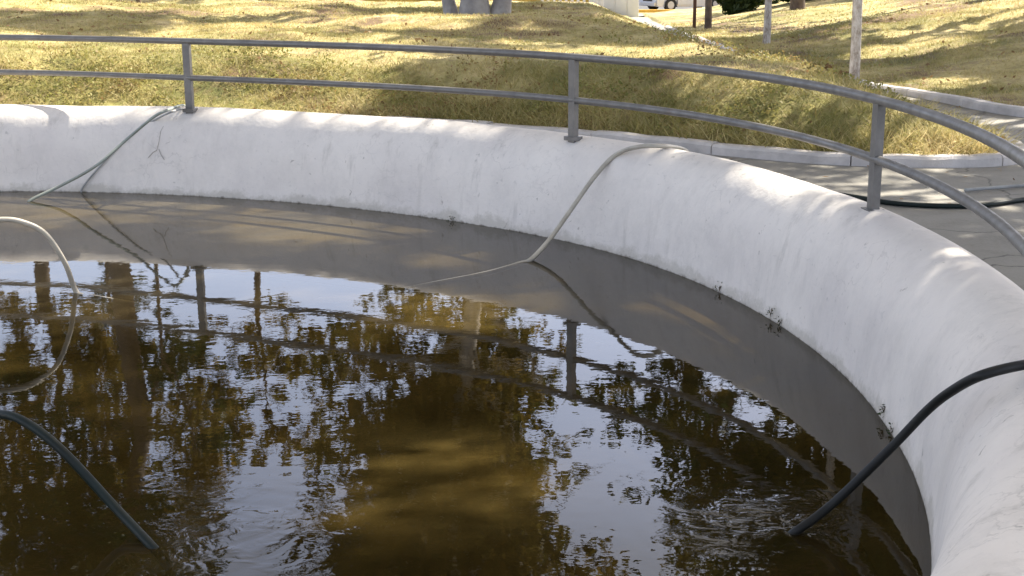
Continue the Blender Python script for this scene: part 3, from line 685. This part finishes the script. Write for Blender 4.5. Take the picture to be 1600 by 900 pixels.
def build_car(label, paint, loc, rz):
    root = empty('car', loc, rz); tag(root, label, 'car', 'cars parked in the street')
    # side outline (x forward), half width varies
    low = [(-2.1, .28), (-2.15, .6), (-2.05, .92), (-1.3, 1.0), (0, 1.0), (.85, .98), (1.6, .86), (2.05, .72), (2.18, .5), (2.12, .25)]
    def arch(xc): return [(xc-.36, .25), (xc-.33, .45), (xc-.2, .62), (xc, .68), (xc+.2, .62), (xc+.33, .45), (xc+.36, .25)]
    poly = [(-2.1, .28)]+low[1:]+[(1.71, .22)]+arch(1.35)[::-1]+[(.9, .2), (-.95, .2)]+arch(-1.32)[::-1]+[(-1.75, .25)]
    v = []; n = len(poly)
    for w_, ins in ((-.86, .0), (-.80, .04), (.80, .04), (.86, .0)):
        pass
    for w_, sc in ((-.84, .985), (-.88, 1.0), (.88, 1.0), (.84, .985)):
        v += [(px*sc if w_ in (-.84, .84) else px, w_, pz) for px, pz in poly]
    v = []
    for w_, k in ((-.80, 1), (-.87, 0), (.87, 0), (.80, 1)):
        for px, pz in poly: v.append((px, w_, pz+(.0 if not k else (.03 if pz > .8 else 0))))
    f = [(a*n+i, a*n+(i+1) % n, (a+1)*n+(i+1) % n, (a+1)*n+i) for a in range(3) for i in range(n)]+[tuple(range(n)), tuple(range(4*n-1, 3*n-1, -1))]
    body = mesh_obj('body', v, f, paint, root)
    cab = [(-1.95, 1.0), (-1.55, 1.40), (-.9, 1.49), (.1, 1.47), (.5, 1.32), (1.05, .98)]
    m_ = len(cab); v = [(x_, s*(.78 if z_ < 1.1 else .62), z_) for s in (-1, 1) for x_, z_ in cab]
    f = [(i, i+1, m_+i+1, m_+i) for i in range(m_-1)]+[tuple(range(m_)), tuple(range(2*m_-1, m_-1, -1))]
    mesh_obj('cabin', v, f, paint, root)
    for s in (-1, 1):
        mesh_obj('window', [(-1.0, s*.772, 1.06), (-.02, s*.772, 1.06), (-.05, s*.655, 1.40), (-.9, s*.65, 1.41)], [(0, 1, 2, 3)], M_glass, root)
        mesh_obj('window', [(.05, s*.772, 1.06), (.82, s*.768, 1.05), (.42, s*.675, 1.32), (.03, s*.655, 1.40)], [(0, 1, 2, 3)], M_glass, root)
        MB().box(2.0, 2.17, s*.72-.13, s*.72+.13, .56, .72, .03).build('headlight', M_lamp, root)
        d_ = MB().box(.05, .95, s*.873-.004, s*.873+.004, .32, .95).build('door', paint, root)
        MB().box(.12, .28, s*.89-.012, s*.89+.012, .80, .83).build('handle', paint, d_)
        for xc in (1.35, -1.32):
            w = MB(); w.tube([(xc, s*.68, .31), (xc, s*.87, .31)], .31, 20); wh = w.build('wheel', M_tyre, root, False)
            MB().tube([(xc, s*.80, .31), (xc, s*.885, .31)], .19, 14).build('rim', M_rim, wh)
    mesh_obj('windscreen', [(.53, -.62, 1.31), (1.02, -.74, 1.012), (1.02, .74, 1.012), (.53, .62, 1.31)], [(0, 1, 2, 3)], M_glass, root).location = (.012, 0, .008)
    MB().box(2.08, 2.22, -.74, .74, .26, .46, .03).build('bumper', paint, root)
    MB().box(2.165, 2.19, -.42, .42, .50, .62).build('grille', M_tyre, root)
    return root
build_car('silver car parked behind the yellow kerb', M_silver, (8.75, 71.3, -1.40), math.pi+.45)
build_car('white car parked further right behind the white trunks', M_wcar, (15.6, 74.5, -1.40), math.pi+.05)

# white fence and wall
fr_ = empty('white_fence', (2.1, 52, float(g_base(52)))); tag(fr_, 'white picket fence left of the bright white wall', 'fence')
for i in range(11):
    MB().box(-1.0+i*.22, -.9+i*.22, -.02, .02, 0, 1.0, .01).build('picket', M_white, fr_)
MB().box(-1.05, 1.45, .022, .06, .25, .33).build('fence_rail', M_white, fr_); MB().box(-1.05, 1.45, .022, .06, .75, .83).build('fence_rail', M_white, fr_)
zb = float(g_base(54))
ww = empty('white_wall', (4.0, 54, zb)); tag(ww, 'bright white tiled wall left of the silver car', 'wall')
for i in range(4): MB().box(-.95+i*.46, -.505+i*.46, -.1, .1, -.2, 1.9, .01).build('panel', M_white, ww)
b = empty('white_building', (-7, 92, -1.4)); tag(b, 'low white building across the street behind the left lawn', 'building')
wl = MB().box(-12, 10, 0, 8, 0, 5.5, .02).build('wall', M_white, b); MB().box(-12.3, 10.3, -.3, 8.3, 5.5, 5.8).build('roof', M_kerb, b)
for i in range(5):
    w = MB().box(-10.5+i*4, -8.7+i*4, -.05, .05, 1.6, 3.2).build('window', M_glass, b); MB().box(-10.6+i*4, -8.6+i*4, -.08, .03, 1.45, 1.6).build('sill', M_kerb, w)
b = empty('red_building', (25.5, 66, float(g_base(66)))); tag(b, 'dark red building at the top right', 'building')
MB().box(-5, 9, 0, 6, 0, 4, .02).build('wall', M_red, b); MB().box(-5.2, 9.2, -.2, 6.2, 4, 4.25).build('roof', M_kerb, b); MB().box(-3, -1.8, -.05, .04, 0, 2.1).build('door', M_glass, b)
MB().box(1, 2.6, -.05, .04, 1.2, 2.4).build('window', M_glass, b)

# hedges, bushes
def bush(x, y, rx, ry, rz_, n, label, seed, leaf=.06, m_=M_leafd, z=None, group='dark shrubs beyond the lawns'):
    rg = np.random.default_rng(seed); z = ground_z(x, y) if z is None else z
    root = empty('bush', (x, y, z)); tag(root, label, 'bush', group)
    u = rg.normal(size=(n, 3)); u /= np.linalg.norm(u, axis=1)[:, None]; rr = rg.random(n)**.35
    lump = 1+.25*np.sin(u[:, 0]*5+seed)*np.cos(u[:, 2]*6)
    C_ = u*(rr*lump)[:, None]*np.array([rx, ry, rz_])+np.array([0, 0, rz_*.75]); C_ = C_[C_[:, 2] > 0]
    v_, f_ = leaf_quads(C_, leaf, rg); mesh_obj('foliage', v_, f_, m_, root)
    st = MB()
    for k in range(5): st.tube([(0, 0, -.05), (rg.normal()*rx*.3, rg.normal()*ry*.3, rz_*.8)], [.03, .01], 5)
    st.build('stem', M_bark, root); return root
bush(8.85, 25.4, .36, .36, .42, 2500, 'round dark bush at the foot of the pale trunks at top right', 21, .05)
for i, (px, Y_, rx, h_, lb) in enumerate([(1150, 40, .75, .9, 'dark shrub right of the silver car'), (1245, 38, .9, .5, 'dark shrub between the two slim white trunks'), (1365, 36, .8, .8, 'dark shrub right of the flaky white trunk'),
                                       (1430, 37, .9, .7, 'dark shrub in the middle of the right-hand row'), (1180, 45, .8, 1.0, 'tallest dark shrub behind the left slim trunk')]):
    bush((px-800)/F_PX*Y_*1.0, Y_, rx, .6, h_, 3500, lb, 30+i, .08)
# small trunks and posts in the distance
def slim(px, Y_, r, label, m_, seed, hgt=5):
    x = (px-800)/F_PX*Y_
    tree(x, Y_, r, crown(np.random.default_rng(seed), 0, 0, hgt, hgt+2.5, .9, 4, .6), label, M_leafd, m_, per=300, leaf=.1, fork=hgt-1, seed=seed, group='slim trees beyond the mounds', flare=1.15)
slim(1103, 27.5, .07, 'dark tree right of the thin reddish post in front of the shrubs', M_bark, 41)
slim(1340, 44, .12, 'dark trunk behind the flaky white trunk', M_bark, 42)
slim(1462, 40, .13, 'dark trunk left of the white box at top right', M_bark, 43)
slim(1541, 27.3, .07, 'left one of two pale trunks by the round bush', M_barkg, 44)
slim(1552, 27.6, .06, 'right one of two pale trunks by the round bush', M_barkg, 45)
z = ground_z(3.72, 28.6)
tag(MB().tube([(3.72, 28.6, z-.1), (3.73, 28.6, z+2.2)], .035, 8).build('post', simple('rusty_post', (.12, .06, .045), .8), None, True), 'thin reddish-brown post in front of the silver car', 'post')
# white utility box
x = (1486-800)/F_PX*46; z = ground_z(x, 46)
ub = empty('utility_box', (x, 46, z)); tag(ub, 'pale pink-white utility box on the far edge of the right lawn', 'box')
MB().box(-.36, .36, -.2, .2, 0, 1.1, .02).build('cabinet', M_white, ub); MB().box(-.40, .40, -.24, .24, 1.1, 1.16, .01).build('lid', M_white, ub); MB().box(-.3, .3, -.215, -.2, .15, 1.0).build('door', M_white, ub)
# dry clump beside the flaky trunk
bush(4.0, 16.85, .16, .14, .10, 900, 'heap of dry brown leaves at the foot of the flaky white trunk', 60, .03, M_fallen, group='dry heaps')
bush(3.93, 17.3, .06, .06, .13, 400, 'small dark dry shrub left of the flaky white trunk', 61, .022, M_fallen, group='dry heaps')
